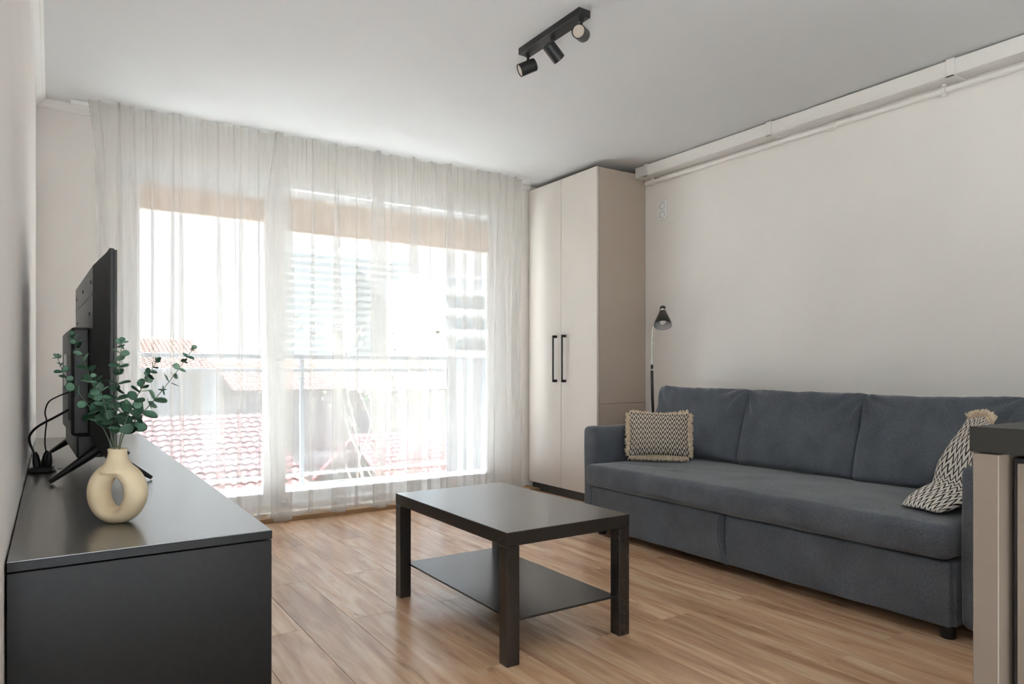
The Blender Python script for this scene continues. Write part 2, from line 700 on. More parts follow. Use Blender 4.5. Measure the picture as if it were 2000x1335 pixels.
# roller blinds
for k, (x0, x1, zt, zb, y, lab) in enumerate((
        (.452, 1.193, 2.15, 1.985, 4.826, 'short tan roller blind on the narrow left door leaf'),
        (1.342, 2.972, 2.19, 1.945, 4.842, 'wide tan roller blind on the large right door leaf'))):
    r = empty('roller_blind', ((x0 + x1) / 2, y, zb))
    bm = bm_new()
    box(bm, x0, x1, y - .0008, y + .0008, zb + .008, zt - .01)
    obj('fabric', bm, 'blind_fabric', r)
    bm = bm_new()
    box(bm, x0, x1, y - .005, y + .005, zb - .002, zb + .010, .002, 1)
    obj('bottom_bar', bm, 'fringe', r)
    bm = bm_new()
    tube(bm, [(x0, y - .008, zt), (x1, y - .008, zt)], .011, 10)
    obj('roller', bm, 'pvc_white', r, smooth=True, autosmooth=40)
    tag(r, lab, 'blind')

# ================================================================== CURTAIN
rail = empty('curtain_rail', (1.65, 4.70, ZC - .022))
tag(rail, 'slim white curtain track fixed under the ceiling', 'curtain rail')
mbox('track', .09, 3.28, 4.690, 4.714, ZC - .02, ZC, 'white_trim', rail, bev=.002, seg=1)
for k in range(24):
    x = .2 + k * .128
    mbox('glider', x, x + .008, 4.697, 4.707, ZC - .034, ZC - .02, 'pvc_white', rail)

rnd = random.Random(11)
CX0, CX1 = .215, 3.17
# (centre x at floor level, layer half width, drift towards the top, visibility at the top)
FOLDS = [(.26, .040, -.01), (.325, .030, .0), (.395, .030, .0), (.50, .008, .0), (.60, .010, .01), (.66, .010, -.01),
         (.885, .020, -.02), (.975, .012, -.015), (1.00, .026, .0), (1.11, .010, .0), (1.255, .085, -.02), (1.44, .012, .02),
         (1.64, .040, -.02), (1.76, .012, .0), (1.93, .058, -.01), (2.03, .012, .0), (2.19, .045, .0), (2.33, .012, .01),
         (2.44, .022, .01), (2.50, .055, -.01), (2.62, .02, .0), (2.74, .035, .01), (2.85, .035, .0), (2.93, .045, .0),
         (3.01, .040, .0), (3.09, .045, .0)]
N, M = 1500, 26
RIP = [(rnd.uniform(0, 2 * pi), rnd.uniform(.7, 1.3)) for _ in range(4)]
PLT = [rnd.uniform(0, 2 * pi) for _ in range(3)]


def curtain_point(s, h):
    """s 0..1 across, h 0 floor .. 1 ceiling"""
    x = CX0 + (CX1 - CX0) * s
    low = 1 - .55 * h ** 2
    y = 4.645 + .018 * sin(16 * s * 2 * pi / 2 + RIP[0][0]) * low + .010 * sin(41 * s * 2 * pi / 2 + RIP[1][0])
    dx = 0
    for c, a, dr in FOLDS:
        cc = c + dr * h
        wd = .022 + a * .45
        tau = (x - cc) / wd
        if abs(tau) < 1:
            A = (a * 1.25 + .010) * (1 - .45 * h ** 3)
            dx += -A * sin(pi * tau) * (1 + .2 * sin(3.1 * h + c * 9))
            y -= (.022 + a * .55) * (cos(pi * tau / 2) ** 2) * (.45 + .55 * low) * (1 if tau < .15 else .9)
    # pencil pleats gathered at the heading
    top = max(0, (h - .82) / .18) ** 1.5
    x2 = x + dx * (1 - .35 * top)
    x2 += .006 * top * sin(95 * s * 2 * pi + PLT[0])
    y += top * (.004 * sin(95 * s * 2 * pi + PLT[1]) + .003 * sin(47 * s * 2 * pi + PLT[2]))
    # slight sway of the side edges
    edge = max(0, 1 - s / .035)
    x2 += edge * (.018 * sin(h * 5.2) - .05 * max(0, h - .9) * 6 * edge)
    edge = max(0, 1 - (1 - s) / .04)
    x2 += edge * (.02 * sin(h * 7 + 1) - .06 * max(0, h - .75))
    z0 = .038 + .014 * sin(19 * s * pi + 1.2) - (.026 if abs(x - 1.255) < .09 else 0)
    z = z0 + (2.5335 - z0) * h
    return Vector((x2, y, z))


bm = bm_new()
grid = []
for j in range(M + 1):
    h = j / M
    grid.append([bm.verts.new(curtain_point(i / N, h)) for i in range(N + 1)])
for j in range(M):
    for i in range(N):
        bm.faces.new((grid[j][i], grid[j][i + 1], grid[j + 1][i + 1], grid[j + 1][i]))
curtain = empty('sheer_curtain', (1.67, 4.64, .03))
tag(curtain, 'long sheer white curtain with soft folds across the balcony door', 'curtain')
obj('cloth', bm, 'sheer_white', curtain, smooth=True)
# heading tape: a second narrow layer along the top
bm = bm_new()
pa, pb = [], []
for i in range(0, N + 1, 2):
    p = curtain_point(i / N, 1.0)
    q = curtain_point(i / N, .972)
    pa.append(bm.verts.new(p + Vector((0, .004, 0))))
    pb.append(bm.verts.new(q + Vector((0, .004, 0))))
for i in range(len(pa) - 1):
    bm.faces.new((pa[i], pa[i + 1], pb[i + 1], pb[i]))
obj('heading_tape', bm, 'sheer_white', curtain, smooth=True)
bm = bm_new()
pa, pb = [], []
for i in range(0, N + 1, 2):
    p = curtain_point(i / N, 0)
    q = curtain_point(i / N, .010)
    pa.append(bm.verts.new(p + Vector((0, .003, 0))))
    pb.append(bm.verts.new(q + Vector((0, .003, 0))))
for i in range(len(pa) - 1):
    bm.faces.new((pa[i], pa[i + 1], pb[i + 1], pb[i]))
obj('hem', bm, 'sheer_white', curtain, smooth=True)
mbox('care_tag', 1.235, 1.275, 4.572, 4.5728, .13, .165, 'pvc_white', curtain)

# ================================================================== WARDROBE
wr = empty('wardrobe', (3.585, 4.345, 0))
tag(wr, 'tall beige two-door wardrobe reaching the ceiling', 'wardrobe')
WT = 2.487
mbox('side_panel', 3.352, XR - .002, 3.909, 3.928, .745, WT, 'wardrobe_side_shade', wr, bev=.0015, seg=1)
mbox('side_panel', 3.352, XR - .002, 3.909, 3.928, 0, .742, 'wardrobe_side_shade', wr, bev=.0015, seg=1)
mbox('side_panel', 3.352, XR - .002, 4.762, 4.778, 0, WT, 'wardrobe_panel', wr)
mbox('top_panel', 3.352, XR - .002, 3.928, 4.762, WT - .018, WT, 'wardrobe_panel', wr)
mbox('back_panel', XR - .012, XR - .002, 3.928, 4.762, .06, WT - .018, 'wardrobe_panel', wr)
mbox('plinth', 3.356, 3.372, 3.928, 4.778, 0, .066, 'plinth_dark', wr)
for y0, y1, hy in ((4.3415, 4.777, 4.399), (3.9105, 4.3385, 4.283)):
    d = mbox('door', 3.330, 3.349, y0, y1, .069, WT, 'wardrobe_panel', wr, bev=.0015, seg=1)
    bm = bm_new()
    box(bm, 3.290, 3.300, hy - .006, hy + .006, .898, 1.266, .001, 1)
    box(bm, 3.300, 3.330, hy - .006, hy + .006, .898, .918)
    box(bm, 3.300, 3.330, hy - .006, hy + .006, 1.246, 1.266)
    h = obj('handle', bm, 'black_metal', d)
    h['label'] = 'black square bar handle'

# ================================================================== PIPE, TRUNKING, SOCKET
tr = empty('cable_trunking', (3.76, 2.0, 2.45))
tag(tr, 'white boxed trunking running along the top of the right wall', 'trunking')
mbox('channel', 3.705, XR - .001, -2.5, 3.906, 2.447, 2.526, 'trunking_white', tr, bev=.003, seg=1)
for y in (3.79, 2.72, 1.675, .6):
    bm = bm_new()
    box(bm, 3.698, 3.706, y - .02, y + .02, 2.440, 2.530, .002, 1)
    box(bm, 3.698, XR - .001, y - .02, y + .02, 2.440, 2.447, .002, 1)
    obj('joint_cover', bm, 'trunking_white', tr)
pp = empty('heating_pipe', (3.785, 2.0, 2.4))
tag(pp, 'thin white painted pipe below the trunking on the right wall', 'pipe')
bm = bm_new()
tube(bm, [(3.785, 3.87, 2.412), (3.785, -2.5, 2.412)], .0155, 14)
obj('tube', bm, 'trunking_white', pp, smooth=True, autosmooth=50)
for y in (3.80, 1.742, -.3):
    bm = bm_new()
    lathe(bm, (3.785, y - .012, 2.412), (0, 1, 0), [(.016, 0), (.022, 0), (.022, .024), (.016, .024)], 16)
    box(bm, 3.778, XR, y - .010, y + .010, 2.405, 2.419)
    box(bm, 3.777, 3.793, y - .010, y + .010, 2.380, 2.444, .002, 1)
    obj('pipe_clip', bm, 'trunking_white', pp)
bm = bm_new()
lathe(bm, (3.785, 2.33, 2.412), (0, 1, 0), [(.0155, 0), (.021, .002), (.021, .018), (.019, .020), (.019, .032), (.021, .034), (.021, .05), (.0155, .052)], 16)
obj('coupling', bm, 'trunking_white', pp, smooth=True, autosmooth=40)

sk = empty('wall_socket', (XR, 3.724, 2.18))
tag(sk, 'white double socket high on the wall beside the wardrobe', 'socket')
mbox('cover_plate', XR - .011, XR, 3.682, 3.766, 2.117, 2.256, 'pvc_white', sk, bev=.003)
for z in (2.153, 2.219):
    bm = bm_new()
    lathe(bm, (XR - .0125, 3.724, z), (1, 0, 0), [(.027, 0), (.0235, 0), (.021, .010), (0, .010)], 24)
    r = obj('socket_well', bm, 'socket_grey', sk, smooth=True, autosmooth=40)
    bm = bm_new()
    for dy in (-.0095, .0095):
        lathe(bm, (XR - .0032, 3.724 + dy, z), (-1, 0, 0), [(.0028, 0), (.0028, .001), (0, .001)], 8)
    obj('pin_hole', bm, 'black_plastic', r)

# ================================================================== TRACK LIGHT
tl = empty('ceiling_spotlight', (1.90, 2.54, 2.40))
tag(tl, 'black ceiling bar with three swivelling spot heads', 'ceiling light')
mbox('bar', 1.868, 1.932, 2.31, 2.772, 2.503, ZC, 'black_metal', tl, bev=.002, seg=1)
R_ = Vector((cos(YAW), -sin(YAW), 0))
F_ = Vector((sin(YAW), cos(YAW), 0))
Z_ = Vector((0, 0, 1))
for y, d in ((2.735, -R_ * .86 - Z_ * .42 - F_ * .16), (2.536, R_ * .62 - Z_ * .62 + F_ * .42), (2.335, -F_ * .90 - R_ * .34 - Z_ * .22)):
    d = d.normalized()
    j = Vector((1.90, y, 2.503))
    bm = bm_new()
    lathe(bm, j, (0, 0, -1), [(.011, 0), (.013, .004), (.013, .014), (.007, .018), (.007, .040), (0, .040)], 14)
    sp_ = obj('spot_head', bm, 'black_metal', tl, smooth=True, autosmooth=40)
    cc = j - Z_ * .064 + d * .004
    bm = bm_new()
    lathe(bm, cc, d, [(0, -.042), (.027, -.042), (.030, -.039), (.030, .042), (.0265, .042), (.0265, .030), (0, .030)], 28)
    obj('spot_can', bm, 'black_metal', sp_, smooth=True, autosmooth=40)
    bm = bm_new()
    lathe(bm, cc, d, [(0, .039), (.0255, .039), (.0258, .034), (.0258, .031)], 28)
    obj('lamp_lens', bm, 'lens', sp_, smooth=True, autosmooth=40)

# ================================================================== TV BENCH
BX0, BX1, BY0, BY1, BH = -.071, .417, 1.616, 4.49, .629
bn = empty('tv_bench', (.173, 3.05, 0))
tag(bn, 'long low black sideboard against the left wall', 'sideboard')
mbox('top_panel', BX0, BX1, BY0, BY1, BH - .020, BH - .0015, 'bench_black', bn, bev=.0012, seg=1)
mbox('top_surface', BX0 + .0006, BX1 - .0006, BY0 + .0006, BY1 - .0006, BH - .0015, BH, 'bench_top', bn)
mbox('end_panel', BX0, BX1 - .001, BY0 + .0015, BY0 + .02, 0, BH - .0225, 'bench_black', bn, bev=.001, seg=1)
mbox('end_panel', BX0, BX1 - .001, BY1 - .02, BY1 - .002, 0, BH - .0225, 'bench_black', bn, bev=.001, seg=1)
mbox('back_panel', BX0, BX0 + .01, BY0 + .02, BY1 - .02, .03, BH - .021, 'bench_black', bn)
mbox('plinth', BX0 + .02, BX1 - .05, BY0 + .02, BY1 - .02, 0, .06, 'plinth_dark', bn)
nd = 4
for k in range(nd):
    a = BY0 + .021 + (BY1 - BY0 - .042) * k / nd
    b = BY0 + .021 + (BY1 - BY0 - .042) * (k + 1) / nd
    mbox('door', BX1 - .019, BX1 - .001, a + .0015, b - .0015, .062, BH - .023, 'bench_black', bn, bev=.001, seg=1)
bm = bm_new()
lathe(bm, (.012, 3.06, BH), (0, 0, 1), [(.022, 0), (.022, .002), (.016, .003), (0, .003)], 20)
obj('cable_grommet', bm, 'black_plastic', bn, smooth=True, autosmooth=40)

# ================================================================== TELEVISION
TVR = Matrix.Translation((.16, 2.48, 0)) @ Matrix.Rotation(radians(1.75), 4, 'Z')
tv = empty('television', (.13, 3.03, BH))
tag(tv, 'flat black television on splayed legs seen from behind', 'television')


def tvbox(name, x0, x1, y0, y1, z0, z1, mat, parent=tv, bev=.003):
    bm = bm_new()
    box(bm, x0, x1, y0, y1, z0, z1, bev, 2, mat=TVR)
    return obj(name, bm, mat, parent)


# local: x towards the room is +, y along the screen (0..1.11)
TW, TZ0, TZ1 = 1.11, .705, 1.369
tvbox('screen', .001, .010, .004, TW - .004, TZ0 + .004, TZ1 - .004, 'gloss_plastic', bev=.001)
tvbox('bezel', -.012, .002, 0, TW, TZ0, TZ1, 'black_plastic', bev=.003)
bm = bm_new()
A = [(-.010, .004, TZ0 + .006), (-.010, TW - .004, TZ0 + .006), (-.010, TW - .004, TZ1 - .004), (-.010, .004, TZ1 - .004)]
B = [(-.046, .13, TZ0 + .05), (-.046, TW - .13, TZ0 + .05), (-.046, TW - .13, TZ1 - .042), (-.046, .13, TZ1 - .042)]
va = [bm.verts.new(TVR @ Vector(p)) for p in A]
vb = [bm.verts.new(TVR @ Vector(p)) for p in B]
for k in range(4):
    bm.faces.new((va[k], va[(k + 1) % 4], vb[(k + 1) % 4], vb[k]))
bm.faces.new(vb)
bm.faces.new(va[::-1])
shell = obj('back_shell', bm, 'tv_back', tv)
for y_, z_ in ((.20, 1.28), (.55, 1.28), (.9, 1.28), (.25, 1.18), (.85, 1.18)):
    bm = bm_new()
    lathe(bm, TVR @ Vector((-.0455, y_, z_)), TVR.to_3x3() @ Vector((-1, 0, 0)), [(.006, 0), (.006, .003), (0, .003)], 10)
    obj('screw', bm, 'black_plastic', shell)
bm = bm_new()
for z_ in (1.235,):
    box(bm, -.0475, -.045, .14, .97, z_, z_ + .004, 0, 1, mat=TVR)
obj('seam', bm, 'black_plastic', shell)
bx = tvbox('electronics_box', -.098, -.040, .27, .85, .770, 1.135, 'tv_back', bev=.010)
tvbox('bottom_block', -.085, -.005, .22, .90, .700, .772, 'tv_back', bev=.006)
bm = bm_new()
box(bm, -.1, -.097, .55, .70, .93, 1.05, .001, 1, mat=TVR)
l_ = obj('rating_sticker', bm, 'pvc_white', bx)
l_['label'] = 'small white sticker'
bm = bm_new()
for k in range(9):
    box(bm, -.0995, -.097, .32 + k * .012, .326 + k * .012, .82, .95, 0, 1, mat=TVR)
obj('vent_slots', bm, 'black_plastic', bx)
for (hx, hy, tips) in ((.135, 2.66, ((-.006, 2.645), (.275, 2.575))), (.105, 3.40, ((-.016, 3.545), (.276, 3.375)))):
    bm = bm_new()
    for tx, ty in tips:
        tube(bm, [(hx, hy, .735), ((hx * .55 + tx * .45), (hy * .55 + ty * .45), .690), (tx, ty, BH + .007)], [.017, .013, .0065], 8)
    obj('leg', bm, 'black_plastic', tv, smooth=True, autosmooth=40)

# power strip and cables
ps = empty('power_adapter', (-.035, 3.0, BH))
tag(ps, 'small black plug block with cables on the sideboard by the wall', 'power block')
bm = bm_new()
lathe(bm, (-.028, 2.985, BH), (0, 0, 1), [(.001, 0), (.043, 0), (.045, .006), (.040, .016), (.026, .022), (.001, .022)], 22)
obj('base', bm, 'black_plastic', ps, smooth=True, autosmooth=40)
for px, py, tx, ty in ((-.042, 2.975, -.006, .012), (-.022, 2.99, .006, .02), (-.012, 2.97, .004, -.006)):
    bm = bm_new()
    tube(bm, [(px, py, BH + .018), (px + tx * .5, py + ty * .5, BH + .036), (px + tx, py + ty, BH + .060), (px + tx * 1.2, py + ty * 1.2, BH + .072)], [.012, .0135, .010, .0045], 10)
    obj('plug', bm, 'gloss_plastic', ps, smooth=True, autosmooth=60)
cb1 = [(-.0155, 3.015, .690), (-.020, 3.03, .72), (-.0192, 3.03, .763), (-.0153, 3.007, .808), (-.0196, 2.962, .842), (-.0089, 2.907, .880), (.0206, 2.863, .902), (.062, 2.835, .920)]
cb2 = [(-.049, 2.988, .692), (-.056, 3.02, .705), (-.0665, 3.045, .7345), (-.064, 3.042, .760), (-.0399, 3.023, .790), (.0135, 2.928, .828), (.064, 2.83, .866)]
for pts, r, lab in ((cb1, .0024, 'thin black cable looping up to the television'), (cb2, .0042, 'thick dark cable from plug block to the television')):
    bm = bm_new()
    tube(bm, smooth_path(pts, 6), r, 8)
    tag(obj('power_cable', bm, 'black_plastic', smooth=True), lab, 'cable')

# ================================================================== VASE
VB = Vector((.131, 1.905, BH))
VN = Vector((-.60, -.80, 0)).normalized()     # axis of the hole
VR = Vector((-VN.y, VN.x, 0))
bm = bm_new()
nu_, nv_ = 56, 20
rings = []
for i in range(nu_):
    a = 2 * pi * i / nu_
    # outer and hole outlines in the ring plane
    ox, oz = .0700 * cos(a), .0745 * sin(a)
    ix, iz = .0215 * cos(a), .0345 * sin(a)
    cx_, cz_ = (ox + ix) / 2, (oz + iz) / 2
    rad = Vector((ox - ix, oz - iz))
    r1 = rad.length / 2
    rad.normalize()
    ring = []
    for k in range(nv_):
        b = 2 * pi * k / nv_
        q = Vector((cx_ + rad.x * r1 * cos(b), cz_ + rad.y * r1 * cos(b)))
        dep = .0300 * sin(b)
        z = q.y + .0705
        if z < .0:
            z = 0
        ring.append(bm.verts.new(VB + VR * q.x + VN * dep + Z_ * z))
    rings.append(ring)
for i in range(nu_):
    for k in range(nv_):
        bm.faces.new((rings[i][k], rings[(i + 1) % nu_][k], rings[(i + 1) % nu_][(k + 1) % nv_], rings[i][(k + 1) % nv_]))
lathe(bm, VB + Z_ * .118, (0, 0, 1), [(0, 0), (.040, 0), (.038, .008), (.030, .020), (.0235, .032), (.0208, .044), (.0202, .058), (0, .058)], 32)
me = bpy.data.meshes.new('vase')
bm.to_mesh(me)
bm.free()
tmpo = bpy.data.objects.new('vase_tmp', me)
COL.objects.link(tmpo)
rm = tmpo.modifiers.new('r', 'REMESH')
rm.mode = 'VOXEL'
rm.voxel_size = .0022
sm = tmpo.modifiers.new('s', 'SMOOTH')
sm.factor = .6
sm.iterations = 14
dg = bpy.context.evaluated_depsgraph_get()
me2 = bpy.data.meshes.new_from_object(tmpo.evaluated_get(dg))
bpy.data.objects.remove(tmpo)
for p in me2.polygons:
    p.use_smooth = True
zl = min(v.co.z for v in me2.vertices)
for v in me2.vertices:
    v.co.z += BH - zl
me2.name = 'vase'
vs_ = empty('vase', VB)
tag(vs_, 'cream clay ring-shaped vase with an open centre', 'vase')
link('body', me2, 'vase_clay', vs_)
bm = bm_new()
lathe(bm, VB + Z_ * .1712, (0, 0, 1), [(.0205, -.004), (.0212, .001), (.0205, .0036), (.0165, .0036), (.0155, 0)], 28)
obj('rim', bm, 'vase_clay', vs_, smooth=True)

# ================================================================== EUCALYPTUS SPRIGS
SPR = [
    ([(0.1237, 1.8951, 0.7907), (0.1059, 1.9199, 0.8448), (0.084, 1.9704, 0.8869), (0.0619, 2.0089, 0.9246), (0.0443, 2.0325, 0.9483), (0.0287, 2.0549, 0.9709), (0.0202, 2.0605, 0.9964), (0.0117, 2.0661, 1.0218)],
     'leftmost eucalyptus sprig, curling out past the television', 10, .0165, .55),
    ([(0.1257, 1.8988, 0.7907), (0.1164, 1.9189, 0.8468), (0.0985, 1.9608, 0.9005), (0.086, 1.993, 0.9473), (0.0751, 2.0182, 0.9875), (0.063, 2.0442, 1.0258), (0.0505, 2.0644, 1.0608), (0.0451, 2.068, 1.0775)],
     'tallest eucalyptus sprig with a pale stem leaning in front of the television', 13, .0185, .4),
    ([(0.1267, 1.9028, 0.7907), (0.123, 1.8726, 0.8498), (0.1242, 1.8598, 0.8983), (0.1264, 1.8464, 0.9462), (0.129, 1.8387, 0.9876), (0.1315, 1.831, 1.0229), (0.1345, 1.8291, 1.0547)],
     'upright eucalyptus sprig rising straight from the middle of the vase', 12, .0190, .45),
    ([(0.1318, 1.9015, 0.7907), (0.1341, 1.8533, 0.8387), (0.1423, 1.8239, 0.8759), (0.1565, 1.7965, 0.9177), (0.171, 1.775, 0.9529), (0.1839, 1.7604, 0.9819), (0.1958, 1.7466, 1.0096)],
     'dense dark eucalyptus sprig leaning right, second from the right', 13, .0180, .5),
    ([(0.1338, 1.9021, 0.7907), (0.1407, 1.8849, 0.8335), (0.1603, 1.8899, 0.8615), (0.1886, 1.8892, 0.8949), (0.2187, 1.8813, 0.9341), (0.2471, 1.8745, 0.975), (0.2688, 1.8662, 1.0088), (0.2884, 1.8592, 1.0416)],
     'rightmost eucalyptus sprig reaching towards the window', 13, .0180, .35),
    ([(0.1267, 1.9048, 0.7907), (0.1148, 1.8621, 0.8465), (0.103, 1.8339, 0.9011), (0.0916, 1.8235, 0.9454), (0.0808, 1.8246, 0.9729)],
     'short pale eucalyptus sprig in the centre of the bunch', 9, .0180, .8),
]


def leaf_mesh():
    bm = bm_new()
    n, rr = 14, 4
    rings = [[bm.verts.new((0, 1.0, .10))]]
    for j in range(1, rr + 1):
        r = j / rr
        ring = []
        for k in range(n):
            a = 2 * pi * k / n
            x, y = .86 * r * cos(a), 1 + r * sin(a)
            ring.append(bm.verts.new((x, y, .10 + .16 * (x * x) + .06 * r * r + .03 * sin(3 * a) * r)))
        rings.append(ring)
    for k in range(n):
        bm.faces.new((rings[0][0], rings[1][k], rings[1][(k + 1) % n]))
    for a, b in zip(rings[1:], rings[2:]):
        for k in range(n):
            bm.faces.new((a[k], b[k], b[(k + 1) % n], a[(k + 1) % n]))
    # petiole
    v1 = [bm.verts.new(p) for p in ((-.035, -.15, 0), (.035, -.15, 0), (.035, .12, .17), (-.035, .12, .17))]
    bm.faces.new(v1)
    ext = bmesh.ops.solidify(bm, geom=bm.faces[:], thickness=.05)
    me = bpy.data.meshes.new('leaf')
    bm.to_mesh(me)
    bm.free()
    for p in me.polygons:
        p.use_smooth = True
    me.materials.append(MATS['leaf'])
    return me


LEAF = leaf_mesh()
rl = random.Random(5)
for si, (pts, lab, nl, size, pale) in enumerate(SPR):
    root = empty('eucalyptus_sprig', pts[0])
    tag(root, lab, 'plant', 'eucalyptus sprigs in the vase')
    path = smooth_path(pts, 8)
    bm = bm_new()
    tube(bm, path, [.0016 - .0009 * i / len(path) for i in range(len(path))], 6)
    obj('stem', bm, 'stem', root, smooth=True)
    org = WLOC[root.name]
    nn = len(path)
    start = .20 if si < 5 else .3
    for k in range(nl):
        f_ = start + (1 - start) * (k + .2 * rl.random()) / (nl - 1 + .2)
        i = min(nn - 2, int(f_ * (nn - 1)))
        p = path[i]
        d = (path[i + 1] - path[max(0, i - 1)]).normalized()
        u, v = frame_of(d)
        base_ang = (k % 2) * pi / 2 + rl.uniform(-.35, .35)
        sz = size * (1.0 - .62 * max(0, (f_ - .25) / .75) ** 1.2) * rl.uniform(.85, 1.1)
        for q in (0, 1):
            ang = base_ang + q * pi
            out = (u * cos(ang) + v * sin(ang)).normalized()
            tip = (out * 1.0 + d * rl.uniform(.15, .55)).normalized()          # leaf points outward and a little forward
            nrm = (d - tip * d.dot(tip)).normalized()
            # let blades droop and turn a little towards the room
            tw = rl.uniform(-1.0, 1.0)
            side = tip.cross(nrm).normalized()
            nrm2 = (nrm * cos(tw) + side * sin(tw)).normalized()
            side2 = tip.cross(nrm2).normalized()
            o = bpy.data.objects.new('leaf', LEAF)
            COL.objects.link(o)
            o.parent = root
            mm_ = Matrix((side2, tip, nrm2)).transposed().to_4x4()
            o.matrix_local = Matrix.Translation(p - org) @ mm_ @ Matrix.Scale(sz * (1 if q == 0 else rl.uniform(.8, 1)), 4)
    # top bud leaf
    p, d = path[-1], (path[-1] - path[-3]).normalized()
    for q in (-1, 1):
        u, v = frame_of(d)
        tip = (d * .8 + u * .6 * q).normalized()
        nrm2 = (u * .8 - d * .6 * q) * -q
        nrm2 = (nrm2 - tip * nrm2.dot(tip)).normalized()
        o = bpy.data.objects.new('leaf', LEAF)
        COL.objects.link(o)
        o.parent = root
        mm_ = Matrix((tip.cross(nrm2).normalized(), tip, nrm2)).transposed().to_4x4()
        o.matrix_local = Matrix.Translation(p - org) @ mm_ @ Matrix.Scale(size * .38, 4)

# ================================================================== COFFEE TABLE
ct = empty('coffee_table', (1.537, 2.39, 0))
tag(ct, 'low black-brown coffee table with a thin lower shelf', 'table')
TX0, TX1, TY0, TY1 = 1.263, 1.812, 1.94, 2.84
tt_ = mbox('tabletop', TX0, TX1, TY0, TY1, .402, .4488, 'table_black', ct, bev=.0012, seg=1)
mbox('top_surface', TX0 + .0008, TX1 - .0008, TY0 + .0008, TY1 - .0008, .4486, .45, 'table_surface', tt_)
for x in (TX0 + .0005, TX1 - .0505):
    for y in (TY0 + .0005, TY1 - .0505):
        mbox('leg', x, x + .05, y, y + .05, 0, .4005, 'table_black', ct, bev=.0015, seg=1)
mbox('shelf', TX0 + .040, TX1 - .045, TY0 + .022, TY1 - .025, .139, .147, 'table_black', ct, bev=.001, seg=1)

# ================================================================== SOFA
sf = empty('sofa', (3.25, 2.24, 0))
tag(sf, 'charcoal grey three-seat fabric sofa bed along the right wall', 'sofa')


def soft_box(x0, x1, y0, y1, z0, z1, bev, cuts, amp=.004, fr=5.0, seed=0, puff=(0, 0, 0), seg=4):
    """rounded box, subdivided, slightly irregular"""
    bm = bm_new()
    box(bm, x0, x1, y0, y1, z0, z1, bev, seg)
    bmesh.ops.triangulate(bm, faces=[f for f in bm.faces if len(f.verts) > 4])
    big = [e for e in bm.edges if e.calc_length() > max(cuts, bev)]
    for _ in range(6):
        big = [e for e in bm.edges if e.calc_length() > cuts]
        if not big:
            break
        bmesh.ops.subdivide_edges(bm, edges=big, cuts=1, use_grid_fill=True)
    cx, cy, cz = (x0 + x1) / 2, (y0 + y1) / 2, (z0 + z1) / 2
    hx, hy, hz = (x1 - x0) / 2, (y1 - y0) / 2, (z1 - z0) / 2
    for v in bm.verts:
        ux, uy, uz = (v.co.x - cx) / hx, (v.co.y - cy) / hy, (v.co.z - cz) / hz
        n = noise.noise_vector(v.co * fr + Vector((seed * 7.3, seed * 3.1, seed)))
        v.co += n * amp
        v.co.x += puff[0] * ux * (1 - min(1, abs(uy)) ** 4) * (1 - min(1, abs(uz)) ** 2)
        v.co.y += puff[1] * uy * (1 - min(1, abs(ux)) ** 4) * (1 - min(1, abs(uz)) ** 4)
        v.co.z += puff[2] * uz * (1 - min(1, abs(uy)) ** 4) * (1 - min(1, abs(ux)) ** 3)
    return bm


def soft(name, *a, parent=sf, mat='sofa_fabric', post=None, **k):
    bm = soft_box(*a, **k)
    if post:
        bm = post(bm)
    return obj(name, bm, mat, parent, smooth=True)


soft('armrest', 2.745, 3.80, 3.258, 3.364, .050, .645, .034, .08, amp=.003, seed=1)
soft('armrest', 2.745, 3.80, 1.105, 1.215, .050, .645, .034, .08, amp=.003, seed=2)
soft('base', 2.745, 3.62, 1.222, 3.252, .052, .290, .008, .12, amp=.001, seed=3)
soft('back_frame', 3.63, 3.80, 1.218, 3.255, .052, .74, .03, .12, amp=.002, seed=4)
soft('front_panel', 2.722, 2.742, 2.2545, 3.245, .052, .288, .008, .06, amp=.0015, fr=9, seed=5)
soft('front_panel', 2.722, 2.742, 1.232, 2.2485, .052, .288, .008, .06, amp=.0015, fr=9, seed=15)
def crease(bm):
    for v in bm.verts:
        if v.co.z > .40:
            for cx_, cy_, ang, ln_, am in ((2.90, 3.00, .5, .12, .006), (2.94, 2.86, .3, .14, .005), (2.86, 2.70, .2, .10, .004)):
                dx_, dy_ = v.co.x - cx_, v.co.y - cy_
                a_ = dx_ * cos(ang) + dy_ * sin(ang)
                b_ = -dx_ * sin(ang) + dy_ * cos(ang)
                v.co.z -= am * math.exp(-(a_ / .02) ** 2 - (b_ / ln_) ** 2)
    return bm


soft('seat', 2.690, 3.60, 1.226, 3.268,   .297, .425, .030, .02, amp=.004, fr=6, seed=6, puff=(.006, 0, .014), post=crease)
bm = bm_new()
for off in (0, .013):
    tube(bm, smooth_path([(2.715, 2.258 + off, .292), (2.706, 2.266 + off * .8, .23), (2.706, 2.262 + off, .16), (2.709, 2.246 + off, .10), (2.716, 2.228 + off, .054)], 5), .0052, 8)
obj('pull_strap', bm, 'sofa_fabric', sf, smooth=True)
for x, y in ((2.775, 1.262), (2.79, 3.225), (3.70, 1.262), (3.70, 3.225)):
    bm = bm_new()
    lathe(bm, (x, y, 0), (0, 0, 1), [(0, 0), (.024, 0), (.026, .004), (.026, .056), (0, .056)], 18)
    obj('foot', bm, 'black_plastic', sf, smooth=True, autosmooth=40)


